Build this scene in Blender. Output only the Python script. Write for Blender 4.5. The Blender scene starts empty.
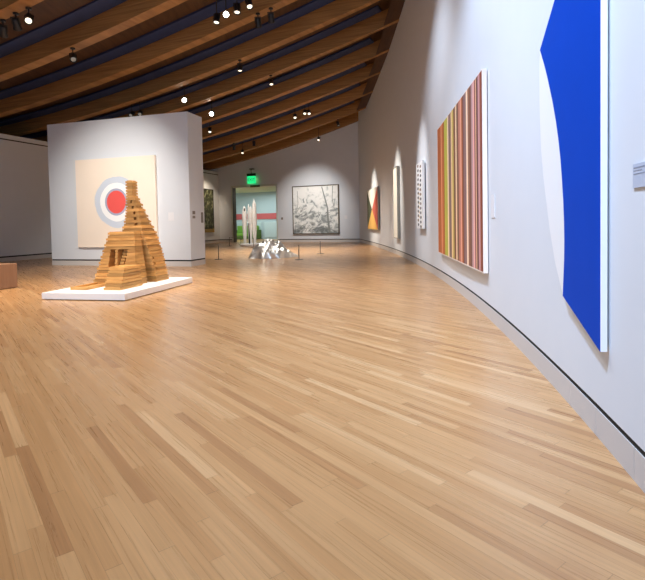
import bpy, bmesh, math, random
from mathutils import Vector, Matrix
random.seed(7)
scene = bpy.context.scene
COL = scene.collection

# ------------------------------------------------------------------ camera
cam_d = bpy.data.cameras.new('camera')
cam_d.sensor_width = 36.0
cam_d.lens = 36.0 * 500.0 / 645.0
cam_d.shift_y = -50.5 / 645.0
cam_d.clip_end = 200
cam = bpy.data.objects.new('camera', cam_d)
COL.objects.link(cam)
cam.matrix_world = Matrix(((0.999822, 0.018887, 0.0, 0.0),
                           (-0.000666, 0.035275, -0.999377, 0.0),
                           (-0.018876, 0.999199, 0.035281, 1.13),
                           (0, 0, 0, 1)))
scene.camera = cam

# ------------------------------------------------------------------ world
wd = bpy.data.worlds.new('world')
scene.world = wd
wd.use_nodes = True
wd.node_tree.nodes['Background'].inputs[0].default_value = (0.55, 0.72, 1.0, 1)
wd.node_tree.nodes['Background'].inputs[1].default_value = 0.14

# ------------------------------------------------------------------ exposure
vs = scene.view_settings
vs.view_transform = 'Standard'
vs.look = 'None'
vs.exposure = 0.28
vs.gamma = 1.0
vs.use_curve_mapping = False

# ------------------------------------------------------------------ general lights
def area(name, loc, target, size, size_y, power, color, spread=180):
    d = bpy.data.lights.new(name, 'AREA')
    d.shape = 'RECTANGLE'; d.size = size; d.size_y = size_y
    d.energy = power; d.color = color; d.spread = math.radians(spread)
    o = bpy.data.objects.new(name, d); COL.objects.link(o)
    o.location = loc
    o.rotation_euler = (Vector(target) - Vector(loc)).to_track_quat('-Z', 'Y').to_euler()
    return o
def spot(name, loc, target, power, color, angle, blend=0.6, radius=0.05, parent=None):
    d = bpy.data.lights.new(name, 'SPOT')
    d.energy = power; d.color = color; d.spot_size = math.radians(angle)
    d.spot_blend = blend; d.shadow_soft_size = radius
    o = bpy.data.objects.new(name, d); COL.objects.link(o)
    o.location = loc
    o.rotation_euler = (Vector(target) - Vector(loc)).to_track_quat('-Z', 'Y').to_euler()
    return o
WARM = (1.0, 0.80, 0.58)
NEUT = (1.0, 0.93, 0.84)
COOL = (0.74, 0.84, 1.0)
# daylight through the glazed end of the gallery behind the camera
area('daylight', (-4.0, -3.0, 2.6), (-1.0, 10.0, 0.0), 7.0, 3.4, 95, (0.60, 0.77, 1.0), 75)
# added overhead fills, not fixtures, brightening floor and walls but sparing the beams
area('fill_near', (-1.8, 3.2, 6.2), (-1.8, 3.2, 0), 3.0, 3.0, 90, NEUT, 120)
area('fill_middle', (-2.2, 9.5, 5.3), (-2.2, 9.5, 0), 3.0, 3.0, 150, NEUT, 110)
area('fill_far', (-1.6, 19.5, 5.2), (-1.6, 19.5, 0), 3.0, 4.0, 230, NEUT, 110)
area('fill_left', (-6.5, 8.0, 4.4), (-6.5, 8.0, 0), 2.5, 3.0, 110, WARM, 120)
# added unseen spots that brighten the curved right wall with cool light
WALL_FILL = [((-1.0, 0.9, 5.8), (1.5, 2.9, 1.7), 1500, (0.48, 0.67, 1.0), 72),
        ((-0.5, 5.6, 6.3), (1.9, 5.8, 1.6), 900, (0.64, 0.78, 1.0), 84),
        ((-0.2, 9.2, 6.3), (2.2, 9.2, 1.6), 460, (0.78, 0.86, 1.0), 88)]
for i, (l, t, p, c, a) in enumerate(WALL_FILL):
    spot('wall_fill', l, t, p, c, a, 1.0, 0.12)
# art lights on the ceiling, steep on to each work
ART = [((-0.2, 11.6, 6.1), (2.40, 11.7, 1.7), 900, (0.95, 0.96, 1.0), 30),
       ((-0.5, 16.2, 6.0), (2.50, 16.1, 1.75), 1500, (1.0, 0.93, 0.82), 30),
       ((-0.7, 21.6, 5.7), (2.34, 22.1, 1.75), 1500, (1.0, 0.92, 0.80), 34),
       ((-1.4, 23.4, 5.4), (-0.6, 27.8, 1.75), 950, (1.0, 0.97, 0.93), 58),
       ((-5.4, 8.4, 5.1), (-5.75, 14.0, 1.7), 1350, (1.0, 0.95, 0.87), 52),
       ((-5.6, 27.6, 4.2), (-6.9, 29.6, 1.9), 260, WARM, 60)]
for (l, t, p, c, a) in ART:
    spot('art_light', l, t, p, c, a, 1.0, 0.08)
# museum spots on the wood sculpture and the floor pieces
spot('art_light', (-5.3, 4.4, 5.2), (-3.6, 8.9, 0.8), 480, (1.0, 0.86, 0.68), 32, 0.7, 0.06)
spot('art_light', (-2.2, 12.6, 5.4), (-1.8, 16.6, 0.2), 260, NEUT, 24, 0.8, 0.06)
spot('art_light', (-3.9, 22.0, 4.8), (-3.7, 25.6, 1.0), 520, NEUT, 36, 0.8, 0.06)

# ------------------------------------------------------------------ helpers
def tag(o, label=None, cat=None, group=None, kind=None):
    if label: o['label'] = label
    if cat: o['category'] = cat
    if group: o['group'] = group
    if kind: o['kind'] = kind
    return o
def thing(name, label, cat, loc=(0, 0, 0), rz=0.0, group=None, rot=None):
    o = bpy.data.objects.new(name, None)
    o.empty_display_size = 0.1
    COL.objects.link(o)
    o.location = loc
    o.rotation_euler = rot if rot is not None else (0, 0, rz)
    return tag(o, label, cat, group)
class MB:
    """collects shapes for one mesh"""
    def __init__(self):
        self.bm = bmesh.new()
    def box(self, a, b, mi=0):
        (x0, y0, z0), (x1, y1, z1) = a, b
        v = [self.bm.verts.new(p) for p in ((x0, y0, z0), (x1, y0, z0), (x1, y1, z0), (x0, y1, z0),
                                            (x0, y0, z1), (x1, y0, z1), (x1, y1, z1), (x0, y1, z1))]
        for f in ((3, 2, 1, 0), (4, 5, 6, 7), (0, 1, 5, 4), (1, 2, 6, 5), (2, 3, 7, 6), (3, 0, 4, 7)):
            self.bm.faces.new([v[i] for i in f]).material_index = mi
        return self
    def prism(self, pts, off, mi=0, cap=True):
        """polygon pts (3d) extruded by vector off"""
        off = Vector(off)
        a = [self.bm.verts.new(p) for p in pts]
        b = [self.bm.verts.new(Vector(p) + off) for p in pts]
        n = len(pts)
        self.bm.faces.new(a).material_index = mi
        self.bm.faces.new(b[::-1]).material_index = mi
        for i in range(n):
            self.bm.faces.new((a[i], b[i], b[(i + 1) % n], a[(i + 1) % n])).material_index = mi
        return self
    def poly(self, pts, mi=0):
        self.bm.faces.new([self.bm.verts.new(p) for p in pts]).material_index = mi
        return self
    def lathe(self, prof, n=20, origin=(0, 0, 0), mi=0, smooth=True):
        """profile [(r,z)] round z"""
        ox, oy, oz = origin
        rings = []
        for r, z in prof:
            if r < 1e-6:
                rings.append([self.bm.verts.new((ox, oy, oz + z))])
            else:
                rings.append([self.bm.verts.new((ox + r * math.cos(2 * math.pi * i / n),
                                                 oy + r * math.sin(2 * math.pi * i / n), oz + z)) for i in range(n)])
        for A, B in zip(rings[:-1], rings[1:]):
            for i in range(n):
                j = (i + 1) % n
                if len(A) == 1 and len(B) == 1: continue
                if len(A) == 1: f = self.bm.faces.new((A[0], B[j], B[i]))
                elif len(B) == 1: f = self.bm.faces.new((A[i], A[j], B[0]))
                else: f = self.bm.faces.new((A[i], A[j], B[j], B[i]))
                f.material_index = mi; f.smooth = smooth
        return self
    def tube(self, pts, r, n=10, mi=0):
        pts = [Vector(p) for p in pts]
        rings = []
        for k, p in enumerate(pts):
            d = (pts[min(k + 1, len(pts) - 1)] - pts[max(k - 1, 0)]).normalized()
            a = d.orthogonal().normalized(); b = d.cross(a)
            rr = r[k] if isinstance(r, (list, tuple)) else r
            rings.append([self.bm.verts.new(p + a * rr * math.cos(2 * math.pi * i / n) + b * rr * math.sin(2 * math.pi * i / n)) for i in range(n)])
        for A, B in zip(rings[:-1], rings[1:]):
            for i in range(n):
                f = self.bm.faces.new((A[i], A[(i + 1) % n], B[(i + 1) % n], B[i])); f.smooth = True; f.material_index = mi
        self.bm.faces.new(rings[0][::-1]).material_index = mi
        self.bm.faces.new(rings[-1]).material_index = mi
        return self
    def grid(self, rows, mi=0, smooth=True):
        V = [[self.bm.verts.new(p) for p in row] for row in rows]
        for i in range(len(V) - 1):
            for j in range(len(V[0]) - 1):
                f = self.bm.faces.new((V[i][j], V[i][j + 1], V[i + 1][j + 1], V[i + 1][j]))
                f.smooth = smooth; f.material_index = mi
        return self
    def build(self, name, mats, parent=None, bevel=0.0, smooth=False):
        bmesh.ops.recalc_face_normals(self.bm, faces=self.bm.faces)
        me = bpy.data.meshes.new(name)
        self.bm.to_mesh(me); self.bm.free()
        for m in (mats if isinstance(mats, (list, tuple)) else [mats]):
            me.materials.append(m)
        if smooth:
            for p in me.polygons: p.use_smooth = True
        o = bpy.data.objects.new(name, me)
        COL.objects.link(o)
        if parent: o.parent = parent
        if bevel > 0:
            b = o.modifiers.new('bevel', 'BEVEL'); b.width = bevel; b.segments = 2
            b.limit_method = 'ANGLE'; b.angle_limit = math.radians(40)
        return o

# ------------------------------------------------------------------ materials
def mat(name, color, rough=0.6, metal=0.0, emit=None, estr=0.0, spec=0.5):
    m = bpy.data.materials.new(name); m.use_nodes = True
    b = m.node_tree.nodes['Principled BSDF']
    b.inputs['Base Color'].default_value = (*color, 1)
    b.inputs['Roughness'].default_value = rough
    b.inputs['Metallic'].default_value = metal
    b.inputs['Specular IOR Level'].default_value = spec
    if emit:
        b.inputs['Emission Color'].default_value = (*emit, 1)
        b.inputs['Emission Strength'].default_value = estr
    return m
def nodes(m):
    return m.node_tree.nodes, m.node_tree.links, m.node_tree.nodes['Principled BSDF']
def noisy(m, scale=(6, 6, 6), amount=0.12, detail=4, nscale=1.0):
    """vary the base colour with noise"""
    N, L, b = nodes(m)
    c = b.inputs['Base Color'].default_value[:]
    tc = N.new('ShaderNodeTexCoord'); mp = N.new('ShaderNodeMapping'); nz = N.new('ShaderNodeTexNoise')
    mp.inputs['Scale'].default_value = scale
    nz.inputs['Scale'].default_value = nscale; nz.inputs['Detail'].default_value = detail
    mx = N.new('ShaderNodeMix'); mx.data_type = 'RGBA'
    mx.inputs['A'].default_value = (*[max(0, v * (1 - amount)) for v in c[:3]], 1)
    mx.inputs['B'].default_value = (*[min(1, v * (1 + amount)) for v in c[:3]], 1)
    L.new(tc.outputs['Object'], mp.inputs[0]); L.new(mp.outputs[0], nz.inputs['Vector'])
    L.new(nz.outputs['Fac'], mx.inputs['Factor']); L.new(mx.outputs['Result'], b.inputs['Base Color'])
    return m
def ramp(N, stops, interp='LINEAR'):
    r = N.new('ShaderNodeValToRGB'); cr = r.color_ramp; cr.interpolation = interp
    while len(cr.elements) < len(stops): cr.elements.new(1.0)
    for e, (p, c) in zip(cr.elements, stops):
        e.position = p; e.color = (*c, 1)
    return r
def srgb(r, g, b):
    f = lambda v: ((v / 255 + 0.055) / 1.055) ** 2.4 if v / 255 > 0.04045 else v / 255 / 12.92
    return (f(r), f(g), f(b))

M = {}
M['wall'] = noisy(mat('wall_paint', (0.72, 0.75, 0.79), 0.75, spec=0.3), (1, 1, 1), 0.02, 3, 3)
M['base'] = mat('baseboard_paint', (0.62, 0.58, 0.55), 0.6)
M['reveal'] = mat('shadow_gap', (0.008, 0.009, 0.010), 0.8)
M['white'] = mat('white_canvas', (0.88, 0.885, 0.89), 0.7)
M['plinth'] = mat('plinth_white', (0.88, 0.88, 0.88), 0.45)
M['black'] = mat('black_metal', (0.012, 0.012, 0.013), 0.45)
M['grey'] = mat('grey_metal', (0.12, 0.11, 0.10), 0.45, 0.4)
M['lens_on'] = mat('lamp_lens_lit', (1, 1, 1), 0.3, emit=(1.0, 0.88, 0.66), estr=1.5)
M['lens_bright'] = mat('lamp_lens_facing', (1, 1, 1), 0.3, emit=(1.0, 0.93, 0.80), estr=30)
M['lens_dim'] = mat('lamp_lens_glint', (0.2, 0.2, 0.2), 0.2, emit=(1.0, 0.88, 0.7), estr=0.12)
M['panel'] = noisy(mat('dark_blue_felt', (0.026, 0.048, 0.150), 0.8), (3, 3, 3), 0.2)
M['label'] = mat('label_card', (0.52, 0.57, 0.68), 0.5)
M['label_text'] = mat('label_print', (0.25, 0.29, 0.38), 0.6)
M['taupe'] = mat('device_taupe', (0.22, 0.20, 0.18), 0.5)
M['frame_dark'] = mat('dark_frame', (0.035, 0.032, 0.028), 0.5)
M['frame_gold'] = mat('gilt_frame', (0.42, 0.27, 0.08), 0.4, 0.4)

def oak_floor():
    m = mat('oak_floorboards', (0.6, 0.4, 0.2), 0.33); N, L, b = nodes(m)
    def math_(op, *a):
        n = N.new('ShaderNodeMath'); n.operation = op
        for i, v in enumerate(a):
            if isinstance(v, (int, float)): n.inputs[i].default_value = v
            else: L.new(v, n.inputs[i])
        return n.outputs[0]
    tc = N.new('ShaderNodeTexCoord')
    def dot(v):
        d = N.new('ShaderNodeVectorMath'); d.operation = 'DOT_PRODUCT'
        L.new(tc.outputs['Object'], d.inputs[0]); d.inputs[1].default_value = v
        return d.outputs['Value']
    along = dot((-0.612, 0.791, 0)); across = dot((0.791, 0.612, 0))
    rowf = math_('DIVIDE', across, 0.057); row = math_('FLOOR', rowf)
    w1 = N.new('ShaderNodeTexWhiteNoise'); w1.noise_dimensions = '1D'; L.new(row, w1.inputs['W'])
    ln = math_('ADD', math_('MULTIPLY', w1.outputs['Value'], 0.6), 0.75)
    colf = math_('ADD', math_('DIVIDE', along, ln), math_('MULTIPLY', w1.outputs['Value'], 37.0))
    col = math_('FLOOR', colf)
    cb = N.new('ShaderNodeCombineXYZ'); L.new(row, cb.inputs[0]); L.new(col, cb.inputs[1])
    w2 = N.new('ShaderNodeTexWhiteNoise'); w2.noise_dimensions = '2D'; L.new(cb.outputs[0], w2.inputs['Vector'])
    rp = ramp(N, [(0.0, srgb(172, 126, 84)), (0.10, srgb(185, 139, 93)), (0.5, srgb(193, 148, 101)),
                  (0.90, srgb(199, 155, 108)), (1.0, srgb(209, 168, 122))])
    L.new(w2.outputs['Value'], rp.inputs[0])
    # grain
    gv = N.new('ShaderNodeCombineXYZ')
    L.new(math_('MULTIPLY', along, 1.3), gv.inputs[0]); L.new(math_('MULTIPLY', across, 62.0), gv.inputs[1])
    L.new(math_('MULTIPLY', w2.outputs['Value'], 50.0), gv.inputs[2])
    nz = N.new('ShaderNodeTexNoise'); nz.inputs['Scale'].default_value = 1.0; nz.inputs['Detail'].default_value = 5
    nz.inputs['Distortion'].default_value = 0.9
    L.new(gv.outputs[0], nz.inputs['Vector'])
    gr = N.new('ShaderNodeMapRange'); gr.inputs[1].default_value = 0.3; gr.inputs[2].default_value = 0.7
    gr.inputs[3].default_value = 0.84; gr.inputs[4].default_value = 1.07
    L.new(nz.outputs['Fac'], gr.inputs[0])
    # seams
    fr = math_('FRACT', rowf); s1 = math_('LESS_THAN', fr, 0.022)
    fc = math_('FRACT', colf); s2 = math_('LESS_THAN', fc, 0.003)
    seam = math_('MAXIMUM', s1, s2)
    k = math_('MULTIPLY', gr.outputs[0], math_('SUBTRACT', 1.0, math_('MULTIPLY', seam, 0.32)))
    vm = N.new('ShaderNodeVectorMath'); vm.operation = 'SCALE'
    L.new(rp.outputs[0], vm.inputs[0]); L.new(k, vm.inputs['Scale'])
    L.new(vm.outputs[0], b.inputs['Base Color'])
    L.new(math_('ADD', math_('MULTIPLY', nz.outputs['Fac'], 0.10), 0.235), b.inputs['Roughness'])
    b.inputs['Specular IOR Level'].default_value = 0.5
    return m
M['floor'] = oak_floor()

def wood(name, c0, c1, scale, rough=0.5, spec=0.4):
    m = mat(name, c1, rough, spec=spec); N, L, b = nodes(m)
    tc = N.new('ShaderNodeTexCoord'); mp = N.new('ShaderNodeMapping'); mp.inputs['Scale'].default_value = scale
    nz = N.new('ShaderNodeTexNoise'); nz.inputs['Scale'].default_value = 1; nz.inputs['Detail'].default_value = 6
    nz.inputs['Distortion'].default_value = 0.5
    rp = ramp(N, [(0.3, c0), (0.7, c1)])
    L.new(tc.outputs['Object'], mp.inputs[0]); L.new(mp.outputs[0], nz.inputs['Vector'])
    L.new(nz.outputs['Fac'], rp.inputs[0]); L.new(rp.outputs[0], b.inputs['Base Color'])
    return m
M['glulam'] = wood('glulam_timber', (0.27, 0.132, 0.044), (0.46, 0.240, 0.082), (0.8, 0.8, 26), 0.55)
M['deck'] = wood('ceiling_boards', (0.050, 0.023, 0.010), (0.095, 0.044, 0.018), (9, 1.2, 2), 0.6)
def cedar():
    m = wood('stacked_timber', (0.52, 0.255, 0.070), (0.74, 0.41, 0.135), (3.0, 3.0, 19), 0.55); N, L, b = nodes(m)
    src = b.inputs['Base Color'].links[0].from_socket
    tc = N.new('ShaderNodeTexCoord'); sp = N.new('ShaderNodeSeparateXYZ'); L.new(tc.outputs['Object'], sp.inputs[0])
    d = N.new('ShaderNodeMath'); d.operation = 'DIVIDE'; d.inputs[1].default_value = 0.0508; L.new(sp.outputs['Z'], d.inputs[0])
    f = N.new('ShaderNodeMath'); f.operation = 'FLOOR'; L.new(d.outputs[0], f.inputs[0])
    w = N.new('ShaderNodeTexWhiteNoise'); w.noise_dimensions = '1D'; L.new(f.outputs[0], w.inputs['W'])
    mr = N.new('ShaderNodeMapRange'); mr.inputs[3].default_value = 0.62; mr.inputs[4].default_value = 1.18; L.new(w.outputs['Value'], mr.inputs[0])
    vm = N.new('ShaderNodeVectorMath'); vm.operation = 'SCALE'; L.new(src, vm.inputs[0]); L.new(mr.outputs[0], vm.inputs['Scale'])
    L.new(vm.outputs[0], b.inputs['Base Color'])
    return m
M['cedar'] = cedar()
M['bench'] = wood('bench_veneer', (0.27, 0.145, 0.080), (0.36, 0.20, 0.115), (14, 14, 1.0), 0.5)

# ------------------------------------------------------------------ plan geometry
CO = (-2.37648026e-06, 2.29189270e-04, -1.16053565e-02, 2.35867386e-01, 8.64852223e-01)
def g(Y):
    """X of the curved right wall"""
    if Y < 2.0:
        return g(2.0) + (Y - 2.0) * 0.19
    return (((CO[0] * Y + CO[1]) * Y + CO[2]) * Y + CO[3]) * Y + CO[4]
def gt(Y):
    d = Vector((g(Y + .05) - g(Y - .05), .1, 0)); return d.normalized()   # tangent (away from camera)
TH = 0.395
U = Vector((-math.cos(TH), math.sin(TH), 0))     # along the beams, towards the left
NN = Vector((math.sin(TH), math.cos(TH), 0))     # across the beams, away from the camera
SP, YE, BB, CC = 2.2, 15.5, 0.2845, 0.0071
BZ = [7.2508, 7.3069, 7.2976, 7.2542, 7.1901, 7.0365, 6.9205, 6.7469, 6.5502, 6.47]
BK = [-4, -3, -2, -1, 0, 1, 2, 3, 4, 5.2]
def interp_k(k):
    if k <= BK[0]: return BZ[0] + (k - BK[0]) * 0.02
    if k >= BK[-1]: return BZ[-1] - (k - BK[-1]) * 0.15
    for i in range(9):
        if BK[i] <= k <= BK[i + 1]:
            t = (k - BK[i]) / (BK[i + 1] - BK[i]); return BZ[i] * (1 - t) + BZ[i + 1] * t
def roof(k, s, t=0.0, dz=0.0):
    Y0 = YE + SP * k
    p = Vector((g(Y0), Y0, 0)) + U * s + NN * t
    p.z = interp_k(k) - BB * s + CC * s * s + dz
    return p
H_B, W_B = 0.50, 0.28

# ------------------------------------------------------------------ structure: floor, ceiling, walls
MB().poly([(-26, -4, 0), (6, -4, 0), (6, 42, 0), (-26, 42, 0)]).build('floor', M['floor'])['kind'] = 'structure'

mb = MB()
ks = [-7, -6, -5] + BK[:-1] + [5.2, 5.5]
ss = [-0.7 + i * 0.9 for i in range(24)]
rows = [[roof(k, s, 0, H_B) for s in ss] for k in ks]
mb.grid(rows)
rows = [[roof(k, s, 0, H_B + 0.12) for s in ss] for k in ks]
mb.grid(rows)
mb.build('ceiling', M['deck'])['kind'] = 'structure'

# curved right wall
ys = [-2 + i * 0.5 for i in range(60)]
ys = [y for y in ys if y < 27.0] + [27.0, 27.3]
def strip(mb, z0, z1, inset, thick, ylist):
    a = [[], [], [], []]
    for y in ylist:
        t = gt(y); n = Vector((t.y, -t.x, 0))       # outwards (away from the room)
        p = Vector((g(y), y, 0)) + n * inset
        q = p + n * thick
        a[0].append((p.x, p.y, z0)); a[1].append((p.x, p.y, z1)); a[2].append((q.x, q.y, z1)); a[3].append((q.x, q.y, z0))
    mb.grid([a[0], a[1]]); mb.grid([a[1], a[2]], smooth=False); mb.grid([a[2], a[3]]); mb.grid([a[3], a[0]], smooth=False)
    for e in (0, -1):
        mb.poly([a[0][e], a[1][e], a[2][e], a[3][e]])
mb = MB(); strip(mb, 0.172, 8.6, 0.0, 0.25, ys); mb.build('wall_right', M['wall'])['kind'] = 'structure'
mb = MB(); strip(mb, 0.0, 0.178, 0.0065, 0.2, ys); mb.build('trim_1', M['reveal'])['kind'] = 'structure'
mb = MB()
joints = [-1.95, -0.2, 1.3, 2.10, 2.55, 2.97, 5.4, 7.8, 10.2, 12.6, 15.0, 17.4, 19.8, 22.2, 24.6, 27.2]
for a_, b_ in zip(joints[:-1], joints[1:]):
    n_ = max(2, int((b_ - a_) / 0.4))
    strip(mb, 0.0, 0.143, 0.001, 0.005, [a_ + 0.002 + (b_ - a_ - 0.004) * i / n_ for i in range(n_ + 1)])
mb.build('baseboard_right', M['base'])['kind'] = 'structure'

# straight walls: built in a local frame (x along, y towards the room's outside) and placed
def frame_obj(o, origin, xdir):
    xd = Vector(xdir).normalized(); zd = Vector((0, 0, 1)); yd = zd.cross(xd)
    o.matrix_world = Matrix(((xd.x, yd.x, 0, origin[0]), (xd.y, yd.y, 0, origin[1]), (0, 0, 1, origin[2]), (0, 0, 0, 1)))
    return o
P27 = Vector((g(27.0), 27.0, 0))
def far(s, z, off=0.0):
    p = P27 + U * s + NN * off; return Vector((p.x, p.y, z))
# far wall (local x runs right-to-left along U; local y = -NN (towards room))
D0, D1, DH = 5.02, 7.98, 3.30
FT = -0.32
def farwall(name, boxes, m):
    mb = MB()
    for b in boxes: mb.box(*b)
    o = frame_obj(mb.build(name, m), P27, U); o['kind'] = 'structure'; return o
farwall('wall_back', [((-0.5, FT, 0.182), (D0, 0, 7.6)), ((D1, FT, 0.182), (20.5, 0, 7.6)), ((D0, FT, DH), (D1, 0, 7.6))], M['wall'])
farwall('trim_2', [((-0.4, FT + .02, 0), (D0 - .004, -0.007, 0.19)), ((D1 + .004, FT + .02, 0), (20.4, -0.007, 0.19))], M['reveal'])
farwall('baseboard_back', [((-0.4, -0.006, 0), (D0, -0.001, 0.136)), ((D1, -0.006, 0), (20.4, -0.001, 0.136))], M['base'])
M['jamb'] = mat('door_lining_shaded', (0.10, 0.09, 0.075), 0.5)  # left lining only: its shade is put into the colour
M['jamb_pale'] = mat('door_lining_pale', (0.62, 0.66, 0.60), 0.5)
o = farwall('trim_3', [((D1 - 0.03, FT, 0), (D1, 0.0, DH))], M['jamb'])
o = farwall('trim_4', [((D1, 0.0, 0), (D1 + 0.10, 0.02, DH + 0.08)), ((D0 - 0.06, 0.0, 0), (D0, 0.02, DH + 0.08)), ((D0, 0.0, DH), (D1, 0.02, DH + 0.08)),
                       ((D0, FT, 0), (D0 + 0.03, 0, DH)), ((D0 + .03, FT, DH - 0.03), (D1 - .03, 0, DH))], M['jamb_pale'])

# left wall
CN = far(8.95, 0)
L0 = Vector((-10.5, 17.0, 0)); LD = (CN - L0).normalized()
LS = L0 - LD * 14.5
LL = (CN - LS).length
def leftwall(name, boxes, m):
    mb = MB()
    for b in boxes: mb.box(*b)
    o = frame_obj(mb.build(name, m), LS, LD); o['kind'] = 'structure'; return o
leftwall('wall_left', [((0, 0, 0.182), (LL, 0.25, 4.07))], M['wall'])
leftwall('trim_5', [((0, 0.007, 0), (LL, 0.23, 0.19))], M['reveal'])
leftwall('trim_6', [((0, 0.02, 4.065), (LL, 0.23, 4.115))], M['reveal'])
leftwall('trim_7', [((0, 0.0, 4.112), (LL, 0.25, 4.26))], M['wall'])
leftwall('baseboard_left', [((0, 0.001, 0), (LL, 0.006, 0.136))], M['base'])
# outer shell beyond the left wall, under the low end of the roof
M['outer'] = mat('outer_wall_dark', (0.10, 0.075, 0.055), 0.8)
mb = MB(); a = far(19.8, 0); mb.box((-40, 0, 0), (0.5, 0.2, 7.0))
frame_obj(mb.build('wall_left_outer', M['outer']), a, NN)['kind'] = 'structure'

# free-standing partition
PA = Vector((-8.0, 14.75, 0)); PB = Vector((-3.52, 13.35, 0)); PE = Vector((-3.32, 14.12, 0))
PD = (PE - PB)
def partition(name, z0, z1, ins, m):
    c = (PA + PB + PE + PA + PD) / 4
    pts = []
    for p in (PA, PB, PE, PA + PD):
        q = p + (c - p).normalized() * ins; pts.append((q.x, q.y, z0))
    o = MB().prism(pts, (0, 0, z1 - z0)).build(name, m); o['kind'] = 'structure'; return o
partition('wall_middle', 0.178, 4.12, 0.0, M['wall'])
partition('trim_8', 0.139, 0.18, 0.012, M['reveal'])
partition('baseboard_middle', 0.0, 0.140, 0.0, M['base'])

# room seen through the doorway
M['mint'] = mat('annex_wall_mint', srgb(182, 204, 212), 0.7)
M['mint_ceiling'] = mat('annex_ceiling', srgb(200, 214, 180), 0.7)
M['red_band'] = mat('annex_red_band', srgb(196, 96, 100), 0.6)
M['panel_pale'] = mat('annex_panel', srgb(198, 220, 226), 0.5)
AO = 5.2
mb = MB(); mb.box((3.5, -AO - 0.2, 0), (13.0, -AO, 3.3)); frame_obj(mb.build('wall_annex_back', M['mint']), P27, U)['kind'] = 'structure'
mb = MB(); mb.box((3.3, -AO, 0), (3.5, FT, 3.3)); frame_obj(mb.build('wall_annex_right', M['mint']), P27, U)['kind'] = 'structure'
mb = MB(); mb.box((13.0, -AO, 0), (13.2, FT, 3.3)); frame_obj(mb.build('wall_annex_left', M['mint']), P27, U)['kind'] = 'structure'
mb = MB(); mb.box((3.3, -AO - .2, 3.3), (13.2, FT, 3.4)); frame_obj(mb.build('ceiling_annex', M['mint_ceiling']), P27, U)['kind'] = 'structure'
mb = MB(); mb.box((3.5, -AO, 1.40), (13.0, -AO + 0.04, 1.80)); frame_obj(mb.build('trim_9', M['red_band']), P27, U)['kind'] = 'structure'
mb = MB()
for x0, x1 in ((6.6, 8.75), (9.0, 11.0), (11.2, 12.6)):
    mb.box((x0, -AO, 0.12), (x1, -AO + 0.03, 1.22))
frame_obj(mb.build('trim_10', M['panel_pale']), P27, U)['kind'] = 'structure'
la = area('annex_ceiling_light', far(8.8, 3.2, 2.6), far(8.8, 0, 2.6), 4.0, 2.5, 120, (0.90, 1.0, 0.98))

# ------------------------------------------------------------------ roof beams
ordn = ['nearest', 'second nearest', 'third nearest', 'fourth nearest', 'fifth nearest', 'sixth nearest',
        'seventh nearest', 'third from the far wall', 'second from the far wall', 'last']
blab = ['nearest curved timber roof beam, cutting only the top left corner',
        'second curved timber roof beam, running from left edge to top edge above the partition',
        'third curved timber roof beam, meeting the left edge just above the partition height',
        'fourth curved timber roof beam, passing right over the left end of the partition',
        'fifth curved timber roof beam, first one passing over the right end of the partition',
        'sixth curved timber roof beam, directly beyond the one touching the partition corner',
        'seventh curved timber roof beam, third in front of the beam beside the far wall',
        'curved timber roof beam two before the one beside the far wall',
        'curved timber roof beam just before the one beside the far wall',
        'last curved timber roof beam, close against the far wall above the exit sign']
for i, k in enumerate(BK):
    mb = MB(); sl = [-0.30 + j * 0.68 for j in range(31)]
    A_ = [roof(k, s, -W_B * (0.36 + 0.64 * min(1.0, max(0.0, s) / 3.2)), 0) for s in sl]; B_ = [roof(k, s, 0, 0) for s in sl]
    for q, s in zip(A_, sl): q.z = interp_k(k) - BB * s + CC * s * s
    C_ = [p + Vector((0, 0, H_B - .005)) for p in B_]; D_ = [p + Vector((0, 0, H_B - .005)) for p in A_]
    mb.grid([A_, B_, C_, D_, A_], smooth=False)
    mb.poly([A_[0], B_[0], C_[0], D_[0]]); mb.poly([A_[-1], B_[-1], C_[-1], D_[-1]])
    bmesh.ops.remove_doubles(mb.bm, verts=mb.bm.verts, dist=1e-5)
    tag(mb.build('roof_beam', M['glulam']), blab[i], 'beam', 'curved timber roof beams')
# dark blue acoustic strips between the beams
for i in range(8):
    k = BK[i + 1]; mb = MB(); sl = [0.45 + j * 0.68 for j in range(29)]
    a0 = [roof(k, s, -W_B - 0.44, H_B - .10) for s in sl]; b0 = [roof(k, s, -W_B - 0.03, H_B - .10) for s in sl]
    up = Vector((0, 0, 0.06))
    mb.grid([a0, b0, [p + up for p in b0], [p + up for p in a0], a0], smooth=False)
    mb.poly([a0[0], b0[0], b0[0] + up, a0[0] + up]); mb.poly([a0[-1], b0[-1], b0[-1] + up, a0[-1] + up])
    bmesh.ops.remove_doubles(mb.bm, verts=mb.bm.verts, dist=1e-5)
    names = ['first', 'second', 'third', 'fourth', 'fifth', 'sixth', 'seventh', 'eighth', 'ninth']
    tag(mb.build('ceiling_strip', M['panel']),
        'dark blue ceiling strip between the %s and %s roof beams from the front' % (names[i], names[i + 1]),
        'ceiling panel', 'dark blue strips between the beams')

# boarded soffits closing the bays next to the right wall
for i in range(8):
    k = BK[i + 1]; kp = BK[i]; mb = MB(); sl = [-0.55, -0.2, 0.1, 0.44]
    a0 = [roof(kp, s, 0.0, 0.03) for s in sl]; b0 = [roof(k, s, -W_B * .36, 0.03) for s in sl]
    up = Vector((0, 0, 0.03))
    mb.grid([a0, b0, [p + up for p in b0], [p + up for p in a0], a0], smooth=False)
    mb.build('trim_%d' % (i + 11), M['deck'])['kind'] = 'structure'

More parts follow.
